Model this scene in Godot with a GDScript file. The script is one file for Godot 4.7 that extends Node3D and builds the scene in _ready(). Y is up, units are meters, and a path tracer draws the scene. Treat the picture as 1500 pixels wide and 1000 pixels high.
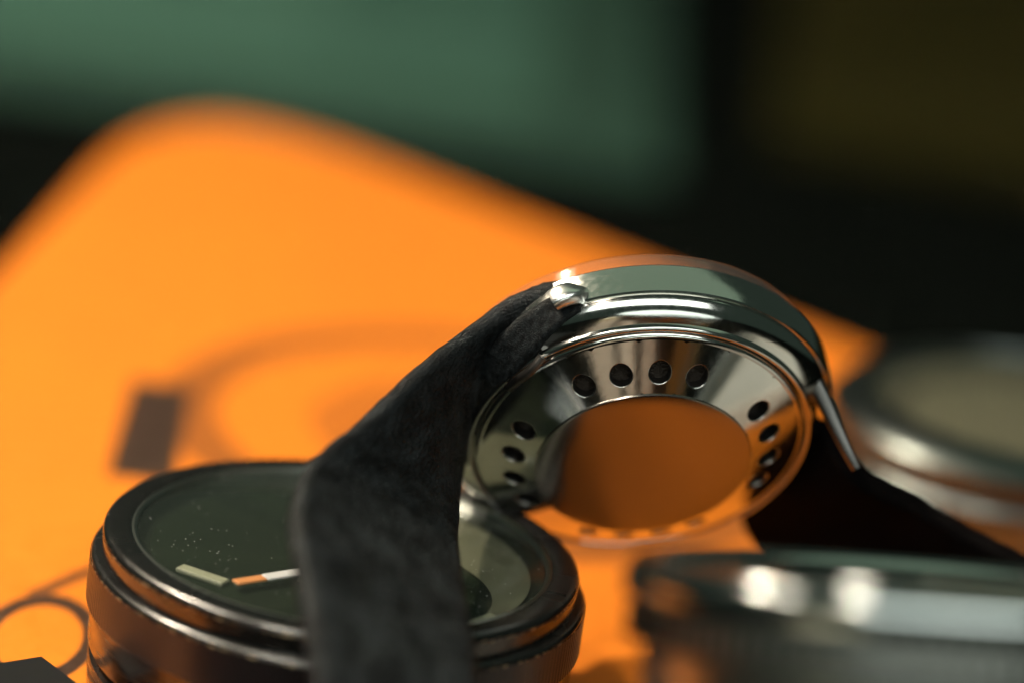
extends Node3D
# A watch standing on its strap among other watch parts on an orange padded mat; lengths in metres, details given in millimetres (MM).

const MM := 0.001
var rng := RandomNumberGenerator.new()
var taken := {}

# ------------------------------------------------------------------ mesh helpers
class Shape:
	var v := PackedVector3Array()
	var n := PackedVector3Array()
	var uv := PackedVector2Array()
	var idx := PackedInt32Array()
	func add(p: Vector3, nn: Vector3, t := Vector2.ZERO) -> int:
		v.push_back(p); n.push_back(nn.normalized()); uv.push_back(t)
		return v.size() - 1
	func tri(a: int, b: int, c: int) -> void:
		var g := (v[b] - v[a]).cross(v[c] - v[a])
		if g.length_squared() < 1e-24:
			return
		if g.dot(n[a] + n[b] + n[c]) > 0.0:
			idx.append_array(PackedInt32Array([a, c, b]))
		else:
			idx.append_array(PackedInt32Array([a, b, c]))
	func quad(a: int, b: int, c: int, d: int) -> void:
		tri(a, b, c)
		tri(a, c, d)
	func mesh() -> ArrayMesh:
		var a := []
		a.resize(Mesh.ARRAY_MAX)
		a[Mesh.ARRAY_VERTEX] = v
		a[Mesh.ARRAY_NORMAL] = n
		a[Mesh.ARRAY_TEX_UV] = uv
		a[Mesh.ARRAY_INDEX] = idx
		var m := ArrayMesh.new()
		m.add_surface_from_arrays(Mesh.PRIMITIVE_TRIANGLES, a)
		return m


# a profile of (radius, height) in mm turned about the local z axis (or y when upright); edges sharper than 32 degrees stay crisp
func lathe(s: Shape, prof: Array, segs := 160, upright := false) -> void:
	var count := prof.size()
	var seg_n := []
	for i in count - 1:
		var d: Vector2 = prof[i + 1] - prof[i]
		seg_n.append(Vector2(-d.y, d.x).normalized())
	for i in count - 1:
		var n0: Vector2 = seg_n[i]
		var n1: Vector2 = seg_n[i]
		if i > 0 and seg_n[i - 1].dot(seg_n[i]) > 0.85:
			n0 = (seg_n[i - 1] + seg_n[i]).normalized()
		if i < count - 2 and seg_n[i + 1].dot(seg_n[i]) > 0.85:
			n1 = (seg_n[i + 1] + seg_n[i]).normalized()
		var base := s.v.size()
		for k in segs + 1:
			var t := TAU * k / segs
			for e in 2:
				var p: Vector2 = prof[i + e]
				var nn: Vector2 = n0 if e == 0 else n1
				var r := p.x
				if upright:
					s.add(Vector3(r * cos(t), p.y, r * sin(t)) * MM, Vector3(nn.x * cos(t), nn.y, nn.x * sin(t)), Vector2(float(k) / segs, p.y * 0.05))
				else:
					s.add(Vector3(r * sin(t), r * cos(t), p.y) * MM, Vector3(nn.x * sin(t), nn.x * cos(t), nn.y), Vector2(float(k) / segs, p.y * 0.05))
		for k in segs:
			var a := base + 2 * k
			s.quad(a, a + 1, a + 3, a + 2)


# points on a rounded corner between two profile points
func round_corner(c: Vector2, r: float, from_deg: float, to_deg: float, steps := 6) -> Array:
	var out := []
	for i in steps + 1:
		var t := deg_to_rad(lerpf(from_deg, to_deg, float(i) / steps))
		out.append(c + Vector2(cos(t), sin(t)) * r)
	return out


# a closed grid of rings: rings[i][k]; normals by differences
func skin(s: Shape, rings: Array, uv_len := 1.0, caps := true) -> void:
	var nu := rings.size()
	var nk: int = rings[0].size()
	var base := s.v.size()
	for i in nu:
		var mid := Vector3.ZERO
		for p in rings[i]:
			mid += p
		mid /= nk
		for k in nk + 1:
			var kk := k % nk
			var p: Vector3 = rings[i][kk]
			var du: Vector3 = rings[mini(i + 1, nu - 1)][kk] - rings[maxi(i - 1, 0)][kk]
			var dk: Vector3 = rings[i][(kk + 1) % nk] - rings[i][(kk + nk - 1) % nk]
			var nn := du.cross(dk).normalized()
			if nn.dot(p - mid) < 0.0:
				nn = -nn
			s.add(p, nn, Vector2(float(k) / nk, float(i) / (nu - 1) * uv_len))
	for i in nu - 1:
		for k in nk:
			var a := base + i * (nk + 1) + k
			s.quad(a, a + 1, a + nk + 2, a + nk + 1)
	if caps:
		for e in 2:
			var ring: Array = rings[0] if e == 0 else rings[nu - 1]
			var next: Array = rings[1] if e == 0 else rings[nu - 2]
			var mid := Vector3.ZERO
			var mid2 := Vector3.ZERO
			for k in nk:
				mid += ring[k] / nk
				mid2 += next[k] / nk
			var nn := (mid - mid2).normalized()
			var c := s.add(mid, nn)
			var first := s.v.size()
			for k in nk:
				s.add(ring[k], nn)
			for k in nk:
				s.tri(c, first + k, first + (k + 1) % nk)


func spline(pts: Array, t: float) -> Vector3:
	var f := clampf(t, 0.0, 1.0) * (pts.size() - 1)
	var i := mini(int(f), pts.size() - 2)
	var u := f - i
	var p0: Vector3 = pts[maxi(i - 1, 0)]
	var p3: Vector3 = pts[mini(i + 2, pts.size() - 1)]
	return pts[i].cubic_interpolate(pts[i + 1], p0, p3, u)


func v3(a: Array) -> Array:
	var out := []
	for p in a:
		out.append(Vector3(p[0], p[1], p[2]) * MM)
	return out


# a box with chamfered edges, centred at the origin of its base
func chamfer_box(s: Shape, size: Vector3, c: float, at := Vector3.ZERO, turn := Basis.IDENTITY) -> void:
	var h := size / 2.0
	for axis in 3:
		for sg in [-1.0, 1.0]:
			var n := Vector3.ZERO
			n[axis] = sg
			var a1 := (axis + 1) % 3
			var a2 := (axis + 2) % 3
			var q := []
			for k in 4:
				var p := Vector3.ZERO
				p[axis] = sg * h[axis]
				p[a1] = (h[a1] - c) * (1.0 if k in [1, 2] else -1.0)
				p[a2] = (h[a2] - c) * (1.0 if k >= 2 else -1.0)
				q.append(s.add(at + turn * p, turn * n))
			s.quad(q[0], q[1], q[2], q[3])
	for axis in 3:
		var a1 := (axis + 1) % 3
		var a2 := (axis + 2) % 3
		for s1 in [-1.0, 1.0]:
			for s2 in [-1.0, 1.0]:
				var q := []
				var nn := Vector3.ZERO
				nn[a1] = s1
				nn[a2] = s2
				for k in 4:
					var p := Vector3.ZERO
					p[axis] = (h[axis] - c) * (1.0 if k in [1, 2] else -1.0)
					p[a1] = s1 * (h[a1] - (c if k >= 2 else 0.0))
					p[a2] = s2 * (h[a2] - (0.0 if k >= 2 else c))
					q.append(s.add(at + turn * p, turn * nn))
				s.quad(q[0], q[1], q[2], q[3])
	for sx in [-1.0, 1.0]:
		for sy in [-1.0, 1.0]:
			for sz in [-1.0, 1.0]:
				var sg := Vector3(sx, sy, sz)
				var q := []
				for axis in 3:
					var p := sg * (h - Vector3.ONE * c)
					p[axis] = sg[axis] * h[axis]
					q.append(s.add(at + turn * p, turn * sg))
				s.tri(q[0], q[1], q[2])


# ------------------------------------------------------------------ scene helpers
func numbered(called: String) -> String:
	taken[called] = taken.get(called, 0) + 1
	return called if taken[called] == 1 else "%s_%03d" % [called, taken[called] - 1]


func thing(called: String, label: String, category: String, at := Transform3D(), group := "") -> Node3D:
	var o := Node3D.new()
	o.name = numbered(called)
	add_child(o, true)
	o.transform = at
	o.set_meta("label", label)
	o.set_meta("category", category)
	if group:
		o.set_meta("group", group)
	return o


func part(called: String, s, m: Material, parent: Node) -> MeshInstance3D:
	var o := MeshInstance3D.new()
	o.name = called
	o.mesh = s.mesh() if s is Shape else s
	o.material_override = m
	parent.add_child(o, true)
	return o


func mat(c: Color, rough: float, metal := 0.0) -> StandardMaterial3D:
	var m := StandardMaterial3D.new()
	m.albedo_color = c.linear_to_srgb()
	m.roughness = rough
	m.metallic = metal
	return m


func noise_tex(freq: float, octaves: int, ramp: Array, seed_ := 1, normal := 0.0, size := 512) -> NoiseTexture2D:
	var f := FastNoiseLite.new()
	f.seed = seed_
	f.frequency = freq
	f.fractal_octaves = octaves
	var t := NoiseTexture2D.new()
	t.width = size
	t.height = size
	t.seamless = true
	t.noise = f
	if normal > 0.0:
		t.as_normal_map = true
		t.bump_strength = normal
	elif ramp.size():
		var g := Gradient.new()
		g.offsets = PackedFloat32Array([0.0, 1.0])
		g.colors = PackedColorArray([ramp[0], ramp[1]])
		t.color_ramp = g
	return t


func grey(x: float) -> Color:
	return Color(x, x, x)


# ------------------------------------------------------------------ the scene
func _ready() -> void:
	rng.seed = 7
	# --- camera: looks down by 18 degrees, rolled by 8, focused on the near edge of the case back
	var pitch := deg_to_rad(18.0)
	var roll := deg_to_rad(8.0)
	var back := Vector3(0, sin(pitch), cos(pitch))
	var up0 := Vector3(0, cos(pitch), -sin(pitch))
	var right := Vector3.RIGHT * cos(roll) + up0 * sin(roll)
	var up := up0 * cos(roll) - Vector3.RIGHT * sin(roll)
	var cam := Camera3D.new()
	cam.name = "camera"
	cam.near = 0.02
	cam.far = 20.0
	add_child(cam)
	cam.transform = Transform3D(Basis(right, up, back), Vector3(0, 0.042, 0) + back * 0.4)
	var lens := CameraAttributesPhysical.new()
	lens.frustum_near = 0.02
	lens.frustum_far = 20.0
	lens.frustum_focal_length = FOCAL
	lens.frustum_focus_distance = 0.4
	lens.exposure_aperture = FSTOP
	cam.attributes = lens
	cam.current = true

	# --- dim greenish room light, and the two bench lamps that the metal mirrors
	var env := Environment.new()
	env.background_mode = Environment.BG_COLOR
	env.background_color = Color(0.027, 0.041, 0.032).linear_to_srgb()
	env.tonemap_mode = Environment.TONE_MAPPER_LINEAR
	env.tonemap_exposure = 1.0
	env.sdfgi_enabled = true
	env.ssao_enabled = true
	env.ssil_enabled = true
	var we := WorldEnvironment.new()
	we.name = "world_environment"
	we.environment = env
	add_child(we)
	bench_lamp(Vector3(-0.32, 0.43, -0.11), 0.335, "white bench lamp hanging over the left back of the mat", Color(1.0, 0.93, 0.83))
	bench_lamp(Vector3(-0.16, 0.40, 0.26), 0.055, "white bench lamp hanging over the left front of the mat", Color(1.0, 0.95, 0.88))
	bench_lamp(Vector3(-0.30, 0.38, 0.10), 0.035, "white bench lamp hanging over the left side of the mat", Color(1.0, 0.95, 0.88))
	added_panel("added glowing panel above and behind the viewer, standing in for the bright front of the room", Vector3(0.10, 0.42, 0.55), Vector2(0.80, 0.26), 0.42, 0.2)
	added_panel("large added glowing panel high over the bench, standing in for the ceiling", Vector3(0.0, 1.6, -0.25), Vector2(2.6, 0.9), 0.135, 0.10, Color(0.86, 1.0, 0.86))

	table_and_background()
	orange_mat()
	black_case()
	main_watch(right, up, back)
	front_canister(right, up, back)
	back_watch_head()
	small_black_box()
	mirrored_carton()
	mirrored_tray()


const FOCAL := 134.57
const FSTOP := 6.9


func bench_lamp(at: Vector3, energy: float, label: String, tint: Color) -> void:
	var aim := (Vector3(0.0, 0.02, -0.05) - at).normalized()
	var x := aim.cross(Vector3.UP).normalized()
	var t := thing("bench_lamp", label, "lamp", Transform3D(Basis(x, -aim, x.cross(-aim)), at), "bench lamps over the mat")
	var s := Shape.new()
	lathe(s, [Vector2(8, 42), Vector2(14, 40), Vector2(42, -8), Vector2(43, -8), Vector2(15, 41), Vector2(8, 43.5)], 48, true)
	part("lamp_shade", s, mat(Color(0.75, 0.75, 0.72), 0.5), t)
	var n := Shape.new()
	lathe(n, [Vector2(0.01, 60), Vector2(9, 60), Vector2(9, 18), Vector2(0.01, 18)], 32, true)
	part("socket", n, mat(grey(0.5), 0.4), t)
	var b := Shape.new()
	lathe(b, round_corner(Vector2(0, 6), 12.0, 89.9, -89.9, 14), 32, true)
	var bm := mat(Color(0.9, 0.88, 0.8), 0.4)
	bm.emission_enabled = true
	bm.emission = tint
	bm.emission_energy_multiplier = 25.0
	part("bulb", b, bm, t)
	var l := OmniLight3D.new()
	l.name = "lamp_light"
	l.light_color = tint
	l.light_energy = energy
	l.light_size = 0.011
	l.omni_range = 6.0
	l.omni_attenuation = 2.0
	l.shadow_enabled = true
	t.add_child(l, true)
	l.position = Vector3(0, 6, 0) * MM


func added_panel(label: String, at: Vector3, size: Vector2, glow: float, energy: float, tint := Color(0.96, 1.0, 0.97)) -> void:  # added glowing panel, unseen; stands in for bright room surfaces
	var z := (at - Vector3(0.01, 0.04, 0.0)).normalized()
	var x := Vector3.UP.cross(z).normalized()
	var t := thing("added_panel", label, "lamp", Transform3D(Basis(x, z.cross(x), z), at))
	var s := Shape.new()
	chamfer_box(s, Vector3(size.x + 0.02, size.y + 0.02, 0.02), 0.003, Vector3(0, 0, 0.012))
	part("panel_housing", s, mat(grey(0.05), 0.5), t)
	var d := Shape.new()
	chamfer_box(d, Vector3(size.x, size.y, 0.003), 0.001, Vector3(0, 0, -0.0002))
	var m := mat(grey(0.8), 0.5)
	m.emission_enabled = true
	m.emission = tint
	m.emission_energy_multiplier = glow
	part("panel_face", d, m, t)
	var l := AreaLight3D.new()
	l.name = "lamp_light"
	l.area_size = size
	l.light_color = tint
	l.light_energy = energy
	l.area_range = 6.0
	l.area_attenuation = 2.0
	l.shadow_enabled = true
	t.add_child(l, true)
	l.position = Vector3(0, 0, -0.003)


func table_and_background() -> void:
	var top := Shape.new()
	chamfer_box(top, Vector3(2.4, 0.03, 2.4), 0.002, Vector3(0, -0.065, -0.4))
	var tm := mat(Color(0.003, 0.004, 0.0035), 0.8)
	tm.metallic_specular = 0.05
	var t := part("table_top", top, tm, self)
	t.set_meta("kind", "structure")
	t.set_meta("label", "black table top under the orange mat")
	# a green cutting mat lying behind, and a dark brown board beside it
	var t2 := thing("cutting_mat", "dark green cutting mat lying flat behind the orange box, light falloff put into its darker edge strips", "cutting mat", Transform3D(Basis(Vector3.UP, deg_to_rad(1)), Vector3(-0.225, -0.0480, -0.61)))
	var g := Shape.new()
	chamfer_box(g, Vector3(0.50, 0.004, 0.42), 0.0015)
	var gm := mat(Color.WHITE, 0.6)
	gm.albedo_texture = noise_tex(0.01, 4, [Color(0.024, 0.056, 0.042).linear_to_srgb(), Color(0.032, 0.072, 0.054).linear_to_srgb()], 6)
	gm.metallic_specular = 0.15
	part("falloff_edge", g, gm, t2)  # outer strip: fading light put into a darker green
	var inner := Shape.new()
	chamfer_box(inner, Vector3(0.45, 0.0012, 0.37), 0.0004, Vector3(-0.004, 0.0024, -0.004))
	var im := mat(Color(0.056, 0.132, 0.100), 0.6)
	im.metallic_specular = 0.15
	part("falloff_step", inner, im, t2)  # middle strip, one more step of the painted light falloff
	var g2 := Shape.new()
	chamfer_box(g2, Vector3(0.40, 0.0012, 0.345), 0.0004, Vector3(-0.028, 0.0034, -0.008))
	var gm2 := mat(Color.WHITE, 0.6)
	gm2.albedo_texture = noise_tex(0.01, 4, [Color(0.058, 0.138, 0.103).linear_to_srgb(), Color(0.080, 0.180, 0.136).linear_to_srgb()], 4)
	gm2.metallic_specular = 0.15
	part("mat_surface", g2, gm2, t2)
	var b := Shape.new()
	chamfer_box(b, Vector3(0.5, 0.012, 0.6), 0.002)
	var bm := mat(Color.WHITE, 0.6)
	bm.albedo_texture = noise_tex(0.012, 4, [Color(0.019, 0.017, 0.0045).linear_to_srgb(), Color(0.030, 0.027, 0.008).linear_to_srgb()], 5)
	bm.metallic_specular = 0.1
	var bo := part("brown_board", b, bm, self)
	bo.position = Vector3(0.316, -0.0438, -0.73)
	bo.rotation.y = deg_to_rad(-3)
	bo.set_meta("label", "dark brown board lying at the right behind the orange mat")
	bo.set_meta("category", "board")


# ------------------------------------------------------------------ orange mat with its printed emblem
func orange_mat() -> void:
	var t := thing("orange_box", "orange padded box with a dark printed emblem and rounded corners", "box", Transform3D(Basis(), Vector3(0, 0, 0)))
	# outline on the ground, corner radius in metres
	var outline := rounded_outline([[-0.064, -0.250, 0.030], [0.127, -0.088, 0.012], [0.0690, 0.003, 0.006], [-0.091, 0.055, 0.012]], 8)
	var c := Vector2.ZERO
	for p in outline:
		c += p
	c /= outline.size()
	var n := outline.size()
	var s := Shape.new()
	var rad := 0.005
	var levels := []
	for i in 7:
		var a := deg_to_rad(90.0 - 15.0 * i)
		levels.append([rad - rad * cos(a), -rad + rad * sin(a), Vector2(cos(a), sin(a))])
	levels.append([0.0, -0.050, Vector2(1, 0)])
	var rows := []
	for lv in levels:
		var row := []
		for k in n:
			var p: Vector2 = outline[k]
			var tan_: Vector2 = (outline[(k + 1) % n] - outline[(k + n - 1) % n]).normalized()
			var out := Vector2(tan_.y, -tan_.x)
			if out.dot(p - c) < 0:
				out = -out
			var q: Vector2 = p - out * float(lv[0])
			row.append(s.add(Vector3(q.x, lv[1], q.y), Vector3(out.x * lv[2].x, lv[2].y, out.y * lv[2].x), mat_uv(q)))
		rows.append(row)
	for i in rows.size() - 1:
		for k in n:
			s.quad(rows[i][k], rows[i][(k + 1) % n], rows[i + 1][(k + 1) % n], rows[i + 1][k])
	var mid := s.add(Vector3(c.x, 0, c.y), Vector3.UP, mat_uv(c))
	for k in n:
		s.tri(mid, rows[0][k], rows[0][(k + 1) % n])
	var m := mat(Color.WHITE, 0.42)
	m.albedo_texture = ImageTexture.create_from_image(emblem())
	m.normal_enabled = true
	m.normal_texture = noise_tex(0.09, 3, [], 9, 2.0)
	m.normal_scale = 0.25
	m.uv1_triplanar = false
	part("box_body", s, m, t)


func mat_uv(p: Vector2) -> Vector2:
	return Vector2((p.x + 0.13) / 0.28, (p.y + 0.20) / 0.28)


func rounded_outline(pts: Array, steps: int) -> Array:
	var out := []
	var n := pts.size()
	for i in n:
		var p := Vector2(pts[i][0], pts[i][1])
		var a := Vector2(pts[(i + n - 1) % n][0], pts[(i + n - 1) % n][1])
		var b := Vector2(pts[(i + 1) % n][0], pts[(i + 1) % n][1])
		var da := (a - p).normalized()
		var db := (b - p).normalized()
		var half := acos(da.dot(db)) / 2.0
		var d: float = pts[i][2] / tan(half)
		var p0 := p + da * d
		var p1 := p + db * d
		for k in steps + 1:
			var u := float(k) / steps
			out.append(p0.lerp(p, u).lerp(p.lerp(p1, u), u))
	return out


# flat print: a dark stroke, two rings and a piece of a second, smaller word
func emblem() -> Image:
	var size := 1400
	var im := Image.create(size, size, false, Image.FORMAT_RGB8)
	var base := Color(0.87, 0.236, 0.018)
	var ink := Color(0.018, 0.018, 0.016)
	var tone := FastNoiseLite.new()
	tone.seed = 3
	tone.frequency = 0.004
	tone.fractal_octaves = 4
	var px := 0.28 / size
	for y in size:
		for x in size:
			var p := Vector2(x * px - 0.13, y * px - 0.20)
			var k := 1.0 + 0.05 * tone.get_noise_2d(x, y)
			var c := base * k
			var w := 0.0
			# main stroke
			var q := p - Vector2(-0.0436, -0.0735)
			q = q.rotated(deg_to_rad(3.0))
			if absf(q.x) < 0.0040 and absf(q.y) < 0.0180:
				w = 0.97
			var r := p.distance_to(Vector2(-0.002, -0.088))
			w = maxf(w, 0.58 * (smoothstep(0.0345, 0.0349, r) - smoothstep(0.0421, 0.0425, r)))
			w = maxf(w, 0.36 * (1.0 - smoothstep(0.0225, 0.0229, r)))
			# small letters at the near left: a bowl and strokes
			var e := (p - Vector2(-0.0466, -0.0030)) / Vector2(0.0062, 0.0125)
			var er := e.length()
			w = maxf(w, 0.96 * (smoothstep(0.74, 0.77, er) - smoothstep(1.0, 1.04, er)))
			q = (p - Vector2(-0.0455, -0.0215)).rotated(deg_to_rad(-28.0))
			if absf(q.x) < 0.0010 and absf(q.y) < 0.0080:
				w = maxf(w, 0.8)
			q = (p - Vector2(-0.0415, -0.0275)).rotated(deg_to_rad(-35.0))
			if absf(q.x) < 0.0012 and absf(q.y) < 0.0070:
				w = maxf(w, 0.7)
			im.set_pixel(x, y, c.lerp(ink, w).linear_to_srgb())
	return im


const CASE_AT := Vector3(-0.0147, 0.0184, 0.0035)


# ------------------------------------------------------------------ black watch head under the strap
func black_case() -> void:
	var t := thing("black_watch_head", "round black watch head with knurled ring and flat glass top under the strap", "watch head", Transform3D(Basis().scaled(Vector3.ONE * 1.015), CASE_AT))
	var black := mat(Color(0.007, 0.0065, 0.006), 0.24)
	black.metallic_specular = 0.75
	var scr := noise_tex(0.03, 5, [grey(0.16), grey(0.34)], 21)
	black.roughness = 1.0
	black.roughness_texture = scr
	black.roughness_texture_channel = BaseMaterial3D.TEXTURE_CHANNEL_RED
	var s := Shape.new()
	var prof := [Vector2(21.3, -3.4), Vector2(21.3, -0.9), Vector2(21.6, -0.5), Vector2(22.1, -0.08), Vector2(22.4, 0.0), Vector2(24.0, 0.0)]
	prof.append_array(round_corner(Vector2(24.1, -0.8), 0.8, 85, 5, 6))
	prof.append_array([Vector2(24.9, -0.9), Vector2(24.8, -2.75), Vector2(25.1, -2.8)])
	prof.append_array(round_corner(Vector2(25.2, -3.5), 0.7, 85, 5, 6))
	prof.append(Vector2(25.5, -3.55))
	lathe(s, prof, 200, true)
	part("bezel", s, black, t)
	# paint worn through to brass along the two edges, and a pale bead added as the highlight round the glass
	var worn := mat(Color.WHITE, 0.35, 0.7)
	var wt := noise_tex(0.035, 5, [], 71)
	var wg := Gradient.new()
	wg.offsets = PackedFloat32Array([0.0, 0.56, 0.66, 1.0])
	wg.colors = PackedColorArray([grey(0.02).linear_to_srgb(), grey(0.02).linear_to_srgb(), Color(0.42, 0.30, 0.17).linear_to_srgb(), Color(0.55, 0.45, 0.30).linear_to_srgb()])
	wt.color_ramp = wg
	worn.albedo_texture = wt
	worn.uv1_scale = Vector3(9, 2, 1)
	for ed in [[24.93, -0.82], [25.93, -3.52]]:
		var es := Shape.new()
		lathe(es, [Vector2(ed[0] - 0.22, ed[1] + 0.26), Vector2(ed[0] - 0.06, ed[1] + 0.16), Vector2(ed[0] + 0.02, ed[1]), Vector2(ed[0] + 0.01, ed[1] - 0.12)], 200, true)
		part("worn_edge", es, worn, t)
	var bead := Shape.new()
	lathe(bead, [Vector2(21.35, -0.45), Vector2(21.5, -0.2), Vector2(21.75, -0.10), Vector2(22.0, -0.16)], 160, true)
	part("highlight_bead", bead, mat(Color(0.34, 0.36, 0.33), 0.3, 1.0), t)
	# knurled ring: 400 shallow ridges in one ring
	var k := Shape.new()
	var ridges := 230
	for i in ridges:
		# each ridge: flat crest, slope down, slope up
		for f in [[0.0, 0.46, 25.98, 25.98, 0.0], [0.46, 0.73, 25.98, 25.50, 1.2], [0.73, 1.0, 25.50, 25.98, -1.2]]:
			var a0: float = TAU * (i + f[0]) / ridges
			var a1: float = TAU * (i + f[1]) / ridges
			var am := (a0 + a1) / 2.0
			var nn: Vector3 = Vector3(cos(am), 0, sin(am)) + Vector3(-sin(am), 0, cos(am)) * f[4]
			var q := []
			for e in [[a0, f[2]], [a1, f[3]]]:
				for yy in [-3.5, -8.0]:
					q.append(k.add(Vector3(e[1] * cos(e[0]), yy, e[1] * sin(e[0])) * MM, nn))
			k.quad(q[0], q[1], q[3], q[2])
	var kmat := mat(Color(0.016, 0.013, 0.014), 0.30)
	kmat.metallic_specular = 0.75
	var kr := part("knurled_ring", k, kmat, t)
	kr.set_meta("label", "fine knurled grip ring round the case")
	var body := Shape.new()
	lathe(body, [Vector2(25.5, -7.9), Vector2(25.95, -8.0), Vector2(25.95, -8.1), Vector2(25.6, -8.4), Vector2(25.4, -8.5), Vector2(25.35, -12.6), Vector2(25.2, -12.9), Vector2(24.5, -13.0), Vector2(24.4, -13.9), Vector2(25.1, -14.1), Vector2(25.2, -14.3), Vector2(25.0, -17.41), Vector2(24.5, -18.11), Vector2(0.01, -18.11)], 160, true)
	part("case_body", body, black, t)
	# inside: sloped ring and dial
	var ring := Shape.new()
	lathe(ring, [Vector2(19.9, -2.0), Vector2(20.6, -1.7), Vector2(21.3, -0.9)], 120, true)
	var cream := mat(Color(0.26, 0.27, 0.18), 0.5)
	var olive := mat(Color(0.10, 0.105, 0.068), 0.6)
	olive.metallic_specular = 0.1
	var ring_m := mat(Color(0.012, 0.016, 0.011), 0.5)
	ring_m.metallic_specular = 0.1
	part("inner_ring", ring, ring_m, t)
	var dial := Shape.new()
	lathe(dial, [Vector2(0.01, -2.0), Vector2(20.0, -2.0)], 96, true)
	for v_i in dial.n.size():
		dial.n[v_i] = Vector3.UP
	var dm := mat(Color.WHITE, 0.6)
	dm.albedo_texture = noise_tex(0.02, 4, [Color(0.005, 0.008, 0.005).linear_to_srgb(), Color(0.012, 0.018, 0.010).linear_to_srgb()], 51)  # green tint stands for the reflection in the glass above
	dm.metallic_specular = 0.08
	part("dial", dial, dm, t)
	# cream hour markers and a white hand with an orange tip
	for mk in [[-13.4, 10.0, 5.6, 1.5, 26.0], [-3.0, 5.6, 1.2, 4.2, 10.0], [15.6, 11.4, 3.4, 1.2, -54.0]]:
		var ms := Shape.new()
		chamfer_box(ms, Vector3(mk[2], 0.5, mk[3]) * MM, 0.1 * MM, Vector3(mk[0], -1.72, mk[1]) * MM, Basis(Vector3.UP, deg_to_rad(-mk[4])))
		part("hour_marker", ms, cream, t)
	for band in [[-84.0, 128.0, 10.5, 19.9]]:
		var seg := Shape.new()
		for i in 61:
			var aa := deg_to_rad(band[0] + band[1] * i / 60.0)
			for rr in [band[2], band[3]]:
				var r3: float = rr if rr > 19.0 else lerpf(rr, 18.9, smoothstep(0.35, 1.0, i / 60.0))
				seg.add(Vector3(r3 * cos(aa), -1.72, r3 * sin(aa)) * MM, Vector3.UP)
			if i > 0:
				var q := seg.v.size() - 4
				seg.quad(q, q + 1, q + 3, q + 2)
		part("chapter_crescent", seg, olive, t)  # ring widened to a crescent so the case back mirrors it pale
	var dir := Basis(Vector3.UP, deg_to_rad(40.0))
	var hs := Shape.new()
	chamfer_box(hs, Vector3(7.0, 0.3, 1.5) * MM, 0.1 * MM, Vector3(-4.4, -1.15, 7.4) * MM, dir)
	part("hand", hs, mat(grey(0.62), 0.4), t)
	var ht := Shape.new()
	chamfer_box(ht, Vector3(3.6, 0.3, 1.3) * MM, 0.1 * MM, Vector3(-8.5, -1.15, 10.9) * MM, dir)
	part("hand_tip", ht, mat(Color(0.62, 0.25, 0.08), 0.4), t)
	var gl := Shape.new()
	lathe(gl, [Vector2(0.01, -0.42), Vector2(21.2, -0.42), Vector2(21.6, -0.62)], 120, true)
	for v_i in gl.n.size():
		if gl.n[v_i].y < 0:
			gl.n[v_i] = -gl.n[v_i]
	var pane := mat(Color(0.3, 0.35, 0.3, 0.03), 0.02)
	pane.albedo_color.a = 0.03
	pane.transparency = BaseMaterial3D.TRANSPARENCY_ALPHA
	part("glass", gl, pane, t)
	# dust on the glass
	var speck := BoxMesh.new()
	speck.size = Vector3(0.07, 0.02, 0.035) * MM
	speck.material = mat(grey(0.60), 0.9)
	var mm := MultiMesh.new()
	mm.transform_format = MultiMesh.TRANSFORM_3D
	mm.mesh = speck
	mm.instance_count = 260
	for i in 260:
		var a := rng.randf() * TAU
		var r := sqrt(rng.randf()) * 20.8
		var b := Basis(Vector3.UP, rng.randf() * TAU).scaled(Vector3.ONE * rng.randf_range(0.4, 1.5))
		mm.set_instance_transform(i, Transform3D(b, Vector3(r * cos(a), -0.395, r * sin(a)) * MM))
	var d := MultiMeshInstance3D.new()
	d.name = "dust"
	d.multimesh = mm
	d.set_meta("kind", "stuff")
	t.add_child(d, true)


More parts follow.
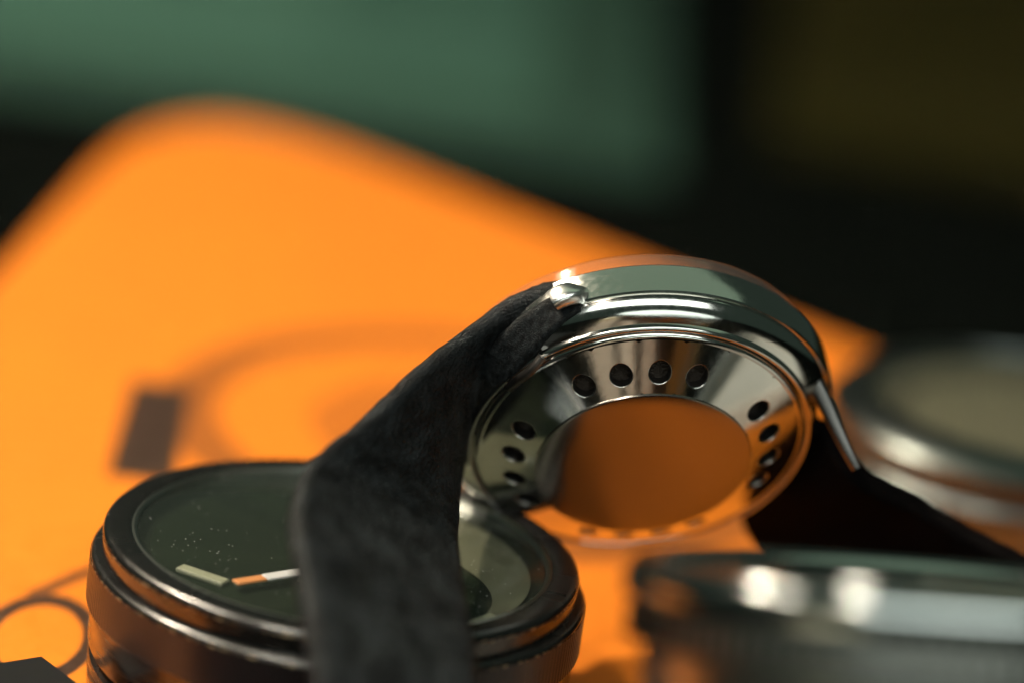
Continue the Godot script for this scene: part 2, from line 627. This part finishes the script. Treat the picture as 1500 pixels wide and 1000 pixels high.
# ------------------------------------------------------------------ the watch
func main_watch(right: Vector3, up: Vector3, back: Vector3) -> void:
	# stands on its strap, case back turned to the viewer and downwards
	var n := Vector3(0.1848, -0.5054, 0.8429).normalized()
	var a := Vector3(0.9703, 0.2301, -0.0748)
	a = (a - n * a.dot(n)).normalized()
	var b := n.cross(a)
	var at := Transform3D(Basis(a, b, n), Vector3(0.0152, 0.0295, -0.0096))
	var t := thing("wrist_watch", "steel wrist watch standing on its black strap, drilled case back facing forward", "watch", at)
	var inv := at.affine_inverse()
	var steel := mat(Color(0.62, 0.61, 0.58), 0.07, 1.0)
	var worn := noise_tex(0.02, 5, [grey(0.06), grey(0.15)], 31)
	steel.roughness = 1.0
	steel.roughness_texture = worn
	steel.roughness_texture_channel = BaseMaterial3D.TEXTURE_CHANNEL_RED
	steel.normal_enabled = true
	steel.normal_texture = scratched()
	steel.normal_scale = 0.5
	steel.uv1_triplanar = true
	steel.uv1_scale = Vector3(70, 70, 70)
	# case middle
	var s := Shape.new()
	var prof := [Vector2(16.0, -1.2), Vector2(18.05, -1.2), Vector2(18.1, -0.5)]
	prof.append_array(round_corner(Vector2(18.45, -0.45), 0.36, 165, 10, 8))
	prof.append_array([Vector2(18.85, -0.75), Vector2(19.25, -0.95), Vector2(19.75, -1.25), Vector2(20.2, -1.6), Vector2(20.6, -2.05), Vector2(20.85, -2.5)])
	prof.append_array([Vector2(20.9, -2.62), Vector2(20.75, -2.75), Vector2(20.8, -2.95), Vector2(21.2, -3.0), Vector2(21.34, -3.15), Vector2(21.42, -4.2), Vector2(21.45, -5.4), Vector2(21.4, -6.55), Vector2(21.2, -6.8), Vector2(20.9, -6.85), Vector2(20.9, -6.4), Vector2(10.0, -6.2)])
	lathe(s, prof, 240)
	var satin := steel.duplicate()
	satin.roughness_texture = noise_tex(0.03, 5, [grey(0.07), grey(0.18)], 33)
	part("case", s, satin, t)
	# low bezel and domed crystal on the far side
	var bz := Shape.new()
	lathe(bz, [Vector2(20.95, -6.82), Vector2(20.8, -7.0), Vector2(20.6, -7.05), Vector2(20.3, -7.05)], 200)
	part("bezel", bz, steel, t)
	var cr := Shape.new()
	var dome := [Vector2(20.3, -7.0), Vector2(20.3, -8.5)]
	dome.append_array(round_corner(Vector2(19.6, -8.8), 0.7, 5, -75, 6))
	dome.append_array([Vector2(17.5, -10.0), Vector2(12, -10.8), Vector2(6, -11.2), Vector2(0.01, -11.3)])
	lathe(cr, dome, 160)
	var glass := mat(Color(0.9, 0.9, 0.9, 0.03), 0.02)
	glass.transparency = BaseMaterial3D.TRANSPARENCY_ALPHA
	part("crystal", cr, glass, t)
	var di := Shape.new()
	lathe(di, [Vector2(19.6, -6.6), Vector2(0.01, -6.6)], 80)
	part("dial", di, mat(grey(0.015), 0.4), t)
	case_back(t, steel)
	lugs(t, steel)
	straps(t, inv)


const CONE_IN := Vector2(11.75, 2.8)
const CONE_OUT := Vector2(17.25, 0.12)


func cone_slope() -> float:
	return (CONE_IN.y - CONE_OUT.y) / (CONE_IN.x - CONE_OUT.x)


func cone_normal(th: float) -> Vector3:
	return Vector3(sin(th) * -cone_slope(), cos(th) * -cone_slope(), 1.0).normalized()


func cone_point(th: float, r: float) -> Vector3:
	return Vector3(r * sin(th), r * cos(th), CONE_OUT.y + (r - CONE_OUT.x) * cone_slope()) * MM


# polish that is a little wavy, with hairline scratches, as a normal map
func scratched() -> ImageTexture:
	var size := 1024
	var im := Image.create(size, size, false, Image.FORMAT_RF)
	var f := FastNoiseLite.new()
	f.seed = 35
	f.frequency = 0.006
	f.fractal_octaves = 3
	for y in size:
		for x in size:
			im.set_pixel(x, y, Color(0.5 + 0.030 * f.get_noise_2d(x, y), 0, 0))
	for i in 260:
		var p := Vector2(rng.randf(), rng.randf()) * size
		var d := Vector2.from_angle(rng.randf() * TAU)
		var bend := rng.randf_range(-0.004, 0.004)
		var deep := rng.randf_range(0.0006, 0.0030)
		for k in int(rng.randf_range(20, 220)):
			p += d
			d = d.rotated(bend)
			var x := posmod(int(p.x), size)
			var y := posmod(int(p.y), size)
			im.set_pixel(x, y, Color(im.get_pixel(x, y).r - deep, 0, 0))
			x = posmod(int(p.x) + 1, size)
			im.set_pixel(x, y, Color(im.get_pixel(x, y).r - deep * 0.6, 0, 0))
	im.bump_map_to_normal_map(16.0)
	return ImageTexture.create_from_image(im)


# conical plate with sixteen holes in groups of four, raised centre disc
func case_back(t: Node3D, steel: Material) -> void:
	var s := Shape.new()
	var r_in := CONE_IN.x
	var r_out := CONE_OUT.x
	var cell := deg_to_rad(17.0) / 2.0
	var rh := 1.28
	var r_h := 13.95
	var holes := []
	for q in 4:
		for i in 4:
			holes.append(deg_to_rad(2.0 + 90.0 * q + (i - 1.5) * 17.0))
	# plain sectors between the groups
	for q in 4:
		var t0 := deg_to_rad(2.0 + 90.0 * q + 34.0)
		var t1 := deg_to_rad(2.0 + 90.0 * (q + 1) - 34.0)
		for i in 10:
			var ta := lerpf(t0, t1, i / 10.0)
			var tb := lerpf(t0, t1, (i + 1) / 10.0)
			var c := []
			for w in [[ta, r_in], [tb, r_in], [tb, r_out], [ta, r_out]]:
				c.append(s.add(cone_point(w[0], w[1]), cone_normal(w[0]), Vector2(w[0], w[1])))
			s.quad(c[0], c[1], c[2], c[3])
	var kn := 64
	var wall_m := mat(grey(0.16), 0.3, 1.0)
	for th in holes:
		var cn: Vector3 = cone_normal(th)
		var lip := Shape.new()
		var wall := Shape.new()
		var rows := []
		for k in kn:
			var ph := TAU * k / kn
			var d := Vector2(cos(ph), sin(ph))   # x along the angle, y along the radius
			var hx := cell * r_h
			var k_out := 1e9
			if absf(d.x) > 1e-6:
				k_out = minf(k_out, hx / absf(d.x))
			if d.y > 1e-6:
				k_out = minf(k_out, (r_out - r_h) / d.y)
			elif d.y < -1e-6:
				k_out = minf(k_out, (r_h - r_in) / -d.y)
			var row := []
			for j in 5:
				var w := lerpf(rh, k_out, j / 4.0)
				var tt: float = th + d.x * w / lerpf(r_h + d.y * w, r_h, j / 4.0)
				var rr := r_h + d.y * w
				row.append(s.add(cone_point(tt, rr), cone_normal(tt), Vector2(tt, rr)))
			# snap the corners of the cell
			rows.append(row)
			# rounded lip and wall of the hole
			var p0: Vector3 = s.v[row[0]]
			var hc: Vector3 = cone_point(th, r_h)
			var ov := (p0 - hc).normalized()
			var prev := -1
			for j in 4:
				var aa := deg_to_rad(30.0 * j)
				var nn := cn * cos(aa) - ov * sin(aa)
				lip.add(p0 - ov * 0.10 * MM * sin(aa) - cn * 0.10 * MM * (1.0 - cos(aa)), nn)
			wall.add(p0 - ov * 0.10 * MM - cn * 0.10 * MM, -ov)
			wall.add(p0 - ov * 0.10 * MM - cn * 1.5 * MM, -ov)
		for k in kn:
			var k2 := (k + 1) % kn
			for j in 4:
				s.quad(rows[k][j], rows[k][j + 1], rows[k2][j + 1], rows[k2][j])
			var lb := lip.v.size() - kn * 4
			for j in 3:
				lip.quad(lb + k * 4 + j, lb + k * 4 + j + 1, lb + k2 * 4 + j + 1, lb + k2 * 4 + j)
			var wb := wall.v.size() - kn * 2
			wall.quad(wb + 2 * k, wb + 2 * k + 1, wb + 2 * k2 + 1, wb + 2 * k2)
		part("hole_rim", lip, steel, t)
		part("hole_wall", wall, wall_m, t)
	# outer bead and inner roll
	lathe(s, [Vector2(17.25, 0.12), Vector2(17.45, 0.08), Vector2(17.7, -0.06), Vector2(17.85, -0.3), Vector2(17.9, -1.2)], 240)
	part("case_back", s, steel, t)
	var plate := Shape.new()
	lathe(plate, [Vector2(11.0, 1.3), Vector2(16.5, -0.55)], 96)
	var pm := mat(Color(0.03, 0.022, 0.016), 0.35, 0.6)
	pm.normal_enabled = true
	pm.normal_texture = noise_tex(0.05, 3, [], 12, 8.0)
	pm.uv1_scale = Vector3(8, 8, 8)
	part("inner_plate", plate, pm, t)
	var boss := Shape.new()
	lathe(boss, [Vector2(11.75, 2.4), Vector2(11.75, 2.80), Vector2(11.67, 2.98), Vector2(11.45, 3.05), Vector2(8, 3.11), Vector2(4, 3.15), Vector2(0.01, 3.17)], 200)
	var bm := mat(Color(0.40, 0.37, 0.33), 0.2, 1.0)
	bm.normal_enabled = true
	bm.normal_texture = noise_tex(0.35, 2, [], 15, 1.2)
	bm.normal_scale = 0.12
	bm.uv1_triplanar = true
	bm.uv1_scale = Vector3(120, 120, 120)
	part("centre_disc", boss, bm, t)


# lugs: swept bars that leave the case side and bend towards the case back
func lugs(t: Node3D, steel: Material) -> void:
	var runs := [
		# points in the watch's own axes (mm); half width outwards and half width along the circle, at both ends
		[[[-4.9, 19.6, -4.6], [-5.6, 20.9, -4.0], [-6.3, 21.5, -3.6], [-7.2, 21.5, -3.3], [-7.9, 21.2, -3.1]], Vector2(1.1, 1.4), Vector2(0.9, 1.2)],
		[[[-9.6, 16.4, 0.2], [-10.9, 15.3, 0.9], [-12.2, 13.9, 0.8], [-13.4, 12.2, 0.4]], Vector2(0.45, 0.5), Vector2(0.4, 0.5)],
		[[[-17.5, 2.5, -6.0], [-18.7, 1.9, -4.6], [-19.2, 0.9, -1.6], [-19.7, 0.0, 1.2]], Vector2(0.8, 0.9), Vector2(0.6, 0.7)],
		[[[17.2, 7.2, -5.6], [18.8, 5.0, -3.4], [20.1, 3.0, -1.0], [21.2, 0.9, 1.6], [22.1, -0.7, 3.6], [22.8, -1.9, 5.0]], Vector2(1.2, 1.3), Vector2(0.5, 0.9)],
		[[[15.0, -9.0, -6.0], [16.6, -9.2, -5.0], [17.8, -9.6, -3.6], [18.2, -10.4, -2.2]], Vector2(0.9, 1.2), Vector2(0.7, 0.9)],
	]
	var bright := mat(Color(0.95, 0.94, 0.92), 0.27, 1.0)  # tip steel lightened, the lamp glint is put into its colour
	var dim := mat(Color(0.14, 0.135, 0.13), 0.32, 1.0)  # same lug steel painted darker to mute its reflections
	for run in runs:
		var pts := v3(run[0])
		var s := Shape.new()
		var rings := []
		var centre := Vector3.ZERO
		for i in 25:
			var u := i / 24.0
			var p := spline(pts, u)
			var tg := (spline(pts, minf(u + 0.02, 1)) - spline(pts, maxf(u - 0.02, 0))).normalized()
			var out := Vector3(p.x, p.y, 0).normalized()
			out = (out - tg * out.dot(tg)).normalized()
			var side := tg.cross(out)
			var hw := lerpf(run[1].x, run[2].x, u) * MM
			var hh := lerpf(run[1].y, run[2].y, u) * MM
			var ring := []
			for k in 20:
				var aa := TAU * k / 20
				var cx := signf(cos(aa)) * pow(absf(cos(aa)), 0.7)
				var cy := signf(sin(aa)) * pow(absf(sin(aa)), 0.7)
				ring.append(p + side * hh * cx + out * hw * cy)
			rings.append(ring)
		skin(s, rings)
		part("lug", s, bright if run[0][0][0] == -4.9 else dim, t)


func straps(t: Node3D, inv: Transform3D) -> void:
	var leather := mat(Color.WHITE, 0.5)
	leather.albedo_texture = noise_tex(0.022, 6, [Color(0.002, 0.0024, 0.0026).linear_to_srgb(), Color(0.019, 0.023, 0.025).linear_to_srgb()], 41)
	leather.roughness = 1.0
	leather.roughness_texture = noise_tex(0.02, 4, [grey(0.42), grey(0.72)], 43)
	leather.roughness_texture_channel = BaseMaterial3D.TEXTURE_CHANNEL_RED
	leather.normal_enabled = true
	leather.normal_texture = noise_tex(0.10, 5, [], 42, 9.0)
	leather.normal_scale = 0.3
	leather.metallic_specular = 0.22
	var dark := mat(Color(0.003, 0.0025, 0.0025), 0.8)  # strap leather again, darkened in colour to look shaded
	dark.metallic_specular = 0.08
	var top1 := v3([[7.5, 48.0, -4.6], [3.8, 47.6, -3.6], [0.1, 45.7, -3.3], [-3.2, 43.0, -1.9], [-6.8, 41.0, 2.4], [-10.2, 38.8, 7.3], [-14.2, 35.6, 13.2], [-16.9, 34.2, 17.6], [-18.9, 32.8, 23.0], [-19.1, 30.8, 31.0], [-17.2, 27.9, 39.3], [-14.3, 21.6, 48.7], [-12.5, 11.0, 55.0], [-12.0, 0.0, 58.0]])
	var low1 := v3([[-1.5, 25.3, -17.5], [-3.0, 24.6, -15.2], [-4.2, 24.1, -12.4], [-4.4, 23.3, -9.7], [-4.2, 23.0, -5.3], [-3.9, 22.9, 0.1], [-3.4, 22.9, 5.4], [-3.0, 22.8, 10.8], [-2.2, 22.7, 17.2], [-1.3, 22.4, 24.5], [-0.0, 21.8, 33.0], [1.4, 19.5, 42.7], [2.5, 10.0, 50.5], [3.0, -1.0, 55.0]])
	part("strap", strap_shape(top1, low1, inv, 2.6, 90), leather, t)
	var end_top := v3([[7.4, 48.0, -2.8], [3.9, 47.0, -2.4], [0.6, 44.2, -2.3], [-2.3, 40.4, -3.0], [-4.4, 37.2, -4.2], [-7.0, 33.6, -4.4]])
	var end_low := v3([[6.8, 45.9, -0.5], [4.3, 43.2, -0.7], [2.3, 40.1, -1.1], [0.6, 36.9, -2.5], [-0.7, 33.3, -5.0], [-2.4, 28.6, -8.0]])
	part("strap_end", strap_shape(end_top, end_low, inv, 1.6, 40), leather, t)
	var top2 := v3([[31.0, 39.5, -21.0], [34.0, 35.4, -17.9], [39.0, 29.6, -11.2], [46.5, 26.3, -11.7], [52.9, 24.0, -11.0], [58.2, 22.5, -9.4], [66.0, 18.0, -10.5], [76.0, 9.0, -10.0], [84.0, 1.2, -9.0]])
	var low2 := v3([[25.5, 25.0, -29.5], [27.0, 20.6, -30.4], [28.5, 16.4, -31.0], [30.7, 12.2, -31.3], [34.7, 9.0, -29.0], [41.1, 6.5, -25.5], [48.7, 4.5, -22.0], [58.0, 2.5, -20.0], [70.0, 1.2, -18.0]])
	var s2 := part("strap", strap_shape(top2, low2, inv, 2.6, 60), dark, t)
	s2.set_meta("label", "black strap half on the right, shade put into its colour")


func strap_shape(top: Array, low: Array, inv: Transform3D, thick: float, nu: int) -> Shape:
	var s := Shape.new()
	var rings := []
	var h := thick / 2.0 * MM
	var wear := FastNoiseLite.new()
	wear.seed = 77
	wear.frequency = 0.03
	for i in nu + 1:
		var u := float(i) / nu
		var p := spline(top, u) + Vector3.UP * (wear.get_noise_1d(u * 900.0) * 0.22 * MM)
		var q := spline(low, u) - Vector3.UP * (wear.get_noise_1d(500.0 + u * 900.0) * 0.2 * MM)
		var w := p - q
		var e := w.normalized()
		var m0 := (p + q) / 2.0
		var m1 := (spline(top, minf(u + 0.01, 1)) + spline(low, minf(u + 0.01, 1))) / 2.0
		var m2 := (spline(top, maxf(u - 0.01, 0)) + spline(low, maxf(u - 0.01, 0))) / 2.0
		var nrm := (m1 - m2).cross(e).normalized()
		var half := w.length() / 2.0 - h
		var ring := []
		for side in [1.0, -1.0]:
			for k in 7:
				var aa := deg_to_rad(-90.0 + 30.0 * k)
				ring.append(inv * (m0 + e * side * (half + h * cos(aa)) + nrm * side * h * sin(aa)))
			for k in 11:
				ring.append(inv * (m0 + e * side * lerpf(half, -half, (k + 1) / 12.0) + nrm * side * h))
		rings.append(ring)
	skin(s, rings, 1.5)
	return s


# ------------------------------------------------------------------ blurred round steel piece at the front right
func front_canister(right: Vector3, up: Vector3, back: Vector3) -> void:
	var tip := deg_to_rad(4.2)
	var e := deg_to_rad(0.5)
	var y := (right * sin(tip) + up * cos(tip)) * cos(e) + back * sin(e)
	var x := (right - y * right.dot(y)).normalized()
	var t := thing("steel_canister", "round polished steel canister with ribbed rim leaning beside the right strap", "canister", Transform3D(Basis(x, y, x.cross(y)), Vector3(0.0389, 0.0442, 0.0571)))
	var steel := mat(Color(0.52, 0.55, 0.54), 0.10, 1.0)
	steel.normal_enabled = true
	steel.normal_texture = noise_tex(0.03, 4, [], 61, 8.0)
	steel.normal_scale = 0.02
	steel.uv1_triplanar = true
	steel.uv1_scale = Vector3(70, 70, 70)
	var s := Shape.new()
	var prof := [Vector2(0.01, -0.8), Vector2(22.5, -0.8), Vector2(23.0, -0.2), Vector2(23.6, 0.0), Vector2(25.2, 0.0), Vector2(25.5, -0.15), Vector2(25.6, -0.4), Vector2(25.3, -0.5)]
	for i in 13:
		var aa := deg_to_rad(70.0 - 11.5 * i)
		prof.append(Vector2(24.9 + 1.4 * cos(aa), -2.3 + 1.9 * sin(aa)))
	prof.append_array([Vector2(24.9, -4.4), Vector2(24.4, -4.7)])
	lathe(s, prof, 160, true)
	part("rim", s, steel, t)
	var b := Shape.new()
	lathe(b, [Vector2(24.4, -4.7), Vector2(25.3, -5.0), Vector2(25.4, -7.4), Vector2(25.0, -7.8), Vector2(23.9, -8.1), Vector2(23.8, -13.5), Vector2(23.4, -14.2), Vector2(23.4, -40), Vector2(22.5, -41.0), Vector2(0.01, -41)], 120, true)
	var cb := mat(Color(0.50, 0.50, 0.46), 0.32, 1.0)
	part("canister_body", b, cb, t)
	# coin edge below the rim
	var ce := Shape.new()
	for i in 90 * 4 + 1:
		var a2 := TAU * i / 360.0
		var ph := i % 4
		var r2 := 25.75 - (0.55 if ph >= 2 else 0.0)
		var nn: Vector3 = Vector3(cos(a2), 0, sin(a2)) + Vector3(-sin(a2), 0, cos(a2)) * (0.5 if ph == 1 else -0.5 if ph == 3 else 0.0)
		for yy in [-4.8, -7.6]:
			ce.add(Vector3(r2 * cos(a2), yy, r2 * sin(a2)) * MM, nn)
		if i > 0:
			var q2 := ce.v.size() - 4
			ce.quad(q2, q2 + 1, q2 + 3, q2 + 2)
	part("coin_edge", ce, mat(Color(0.40, 0.40, 0.38), 0.2, 1.0), t)
	# pale strips added on the unseen back, for the case back to mirror
	for st in [[-141.0, 9.0, 0.80, 0.80, 0.74], [-118.0, 6.0, 0.75, 0.75, 0.70], [-84.0, 9.0, 0.62, 0.48, 0.16], [-62.0, 7.0, 0.62, 0.50, 0.20]]:
		var p := Shape.new()
		for i in 9:
			var aa := deg_to_rad(st[0] + st[1] * (i / 8.0 - 0.5) * 2.0)
			for yy in [-13.0, -36.0]:
				p.add(Vector3(23.95 * cos(aa), yy, 23.95 * sin(aa)) * MM, Vector3(cos(aa), 0, sin(aa)))
			if i > 0:
				var q := p.v.size() - 4
				p.quad(q, q + 1, q + 3, q + 2)
		part("reflected_strip", p, mat(Color(st[2], st[3], st[4]), 0.7), t)


# ------------------------------------------------------------------ blurred watch head lying behind the right strap
func back_watch_head() -> void:
	var t := thing("watch_head", "round steel watch head lying dial up behind the right strap", "watch head", Transform3D(Basis(), Vector3(0.0672, 0.0165, -0.0835)))
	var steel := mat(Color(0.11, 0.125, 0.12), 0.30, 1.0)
	var s := Shape.new()
	lathe(s, [Vector2(20.5, -3.0), Vector2(20.8, -0.6), Vector2(21.2, 0.0), Vector2(25.0, -1.2), Vector2(26.3, -2.6), Vector2(26.3, -5.0), Vector2(25.2, -6.0), Vector2(26.0, -7.0), Vector2(26.0, -9.0), Vector2(25.4, -12.5), Vector2(23.0, -16.5), Vector2(0.01, -16.5)], 140, true)
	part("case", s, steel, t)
	var d := Shape.new()
	lathe(d, [Vector2(0.01, -3.0), Vector2(16.0, -3.0)], 80, true)
	part("dial", d, mat(Color(0.10, 0.095, 0.055), 0.5), t)
	var r := Shape.new()
	lathe(r, [Vector2(16.0, -2.8), Vector2(20.6, -1.6)], 80, true)
	part("minute_ring", r, mat(Color(0.06, 0.055, 0.03), 0.5), t)
	var g := Shape.new()
	lathe(g, [Vector2(0.01, 2.2), Vector2(8, 2.0), Vector2(14, 1.4), Vector2(18.5, 0.4), Vector2(20.6, -0.6)], 90, true)
	var pane := mat(Color(0.3, 0.33, 0.3, 0.03), 0.05)
	pane.transparency = BaseMaterial3D.TRANSPARENCY_ALPHA
	part("crystal", g, pane, t)


# ------------------------------------------------------------------ small black block at the near left corner
func small_black_box() -> void:
	var s := Shape.new()
	chamfer_box(s, Vector3(0.012, 0.0045, 0.010), 0.0006)
	var o := part("black_box", s, mat(grey(0.012), 0.35), self)
	o.position = Vector3(-0.0455, 0.00225, 0.0190)
	o.rotation.y = deg_to_rad(40)
	o.set_meta("label", "small black box lying beside the left of the knurled case")
	o.set_meta("category", "box")


# ------------------------------------------------------------------ white carton added out of view, only for the case back to mirror
func mirrored_carton() -> void:
	var t := thing("added_carton", "added white carton out of view in front of the canister, there for the case back to mirror", "carton", Transform3D(Basis(Vector3.UP, deg_to_rad(12)), Vector3(0.017, -0.05, 0.102)))
	var s := Shape.new()
	chamfer_box(s, Vector3(0.016, 0.074, 0.020), 0.0008, Vector3(0, 0.037, 0))
	part("carton_body", s, mat(Color(0.78, 0.78, 0.72), 0.7), t)
	var f := Shape.new()
	chamfer_box(f, Vector3(0.0164, 0.012, 0.0204), 0.0006, Vector3(0, 0.0695, 0))
	part("lid", f, mat(Color(0.72, 0.70, 0.55), 0.7), t)


# ------------------------------------------------------------------ grey tray added out of view, put in as a pale reflection
func mirrored_tray() -> void:
	var t := thing("added_tray", "added pale grey open tray out of view right of the steel canister, put in to be mirrored", "tray", Transform3D(Basis(Vector3.UP, deg_to_rad(-20)), Vector3(0.118, -0.05, 0.040)))
	var m := mat(Color(0.50, 0.52, 0.50), 0.5)
	var s := Shape.new()
	chamfer_box(s, Vector3(0.080, 0.034, 0.060), 0.001, Vector3(0, 0.017, 0))
	part("tray_base", s, m, t)
	for e in [[0.0, 0.0285, 0.080, 0.003], [0.0, -0.0285, 0.080, 0.003], [0.0385, 0.0, 0.003, 0.053], [-0.0385, 0.0, 0.003, 0.053]]:
		var w := Shape.new()
		chamfer_box(w, Vector3(e[2], 0.010, e[3]), 0.0006, Vector3(e[0], 0.0391, e[1]))
		part("tray_wall", w, m, t)
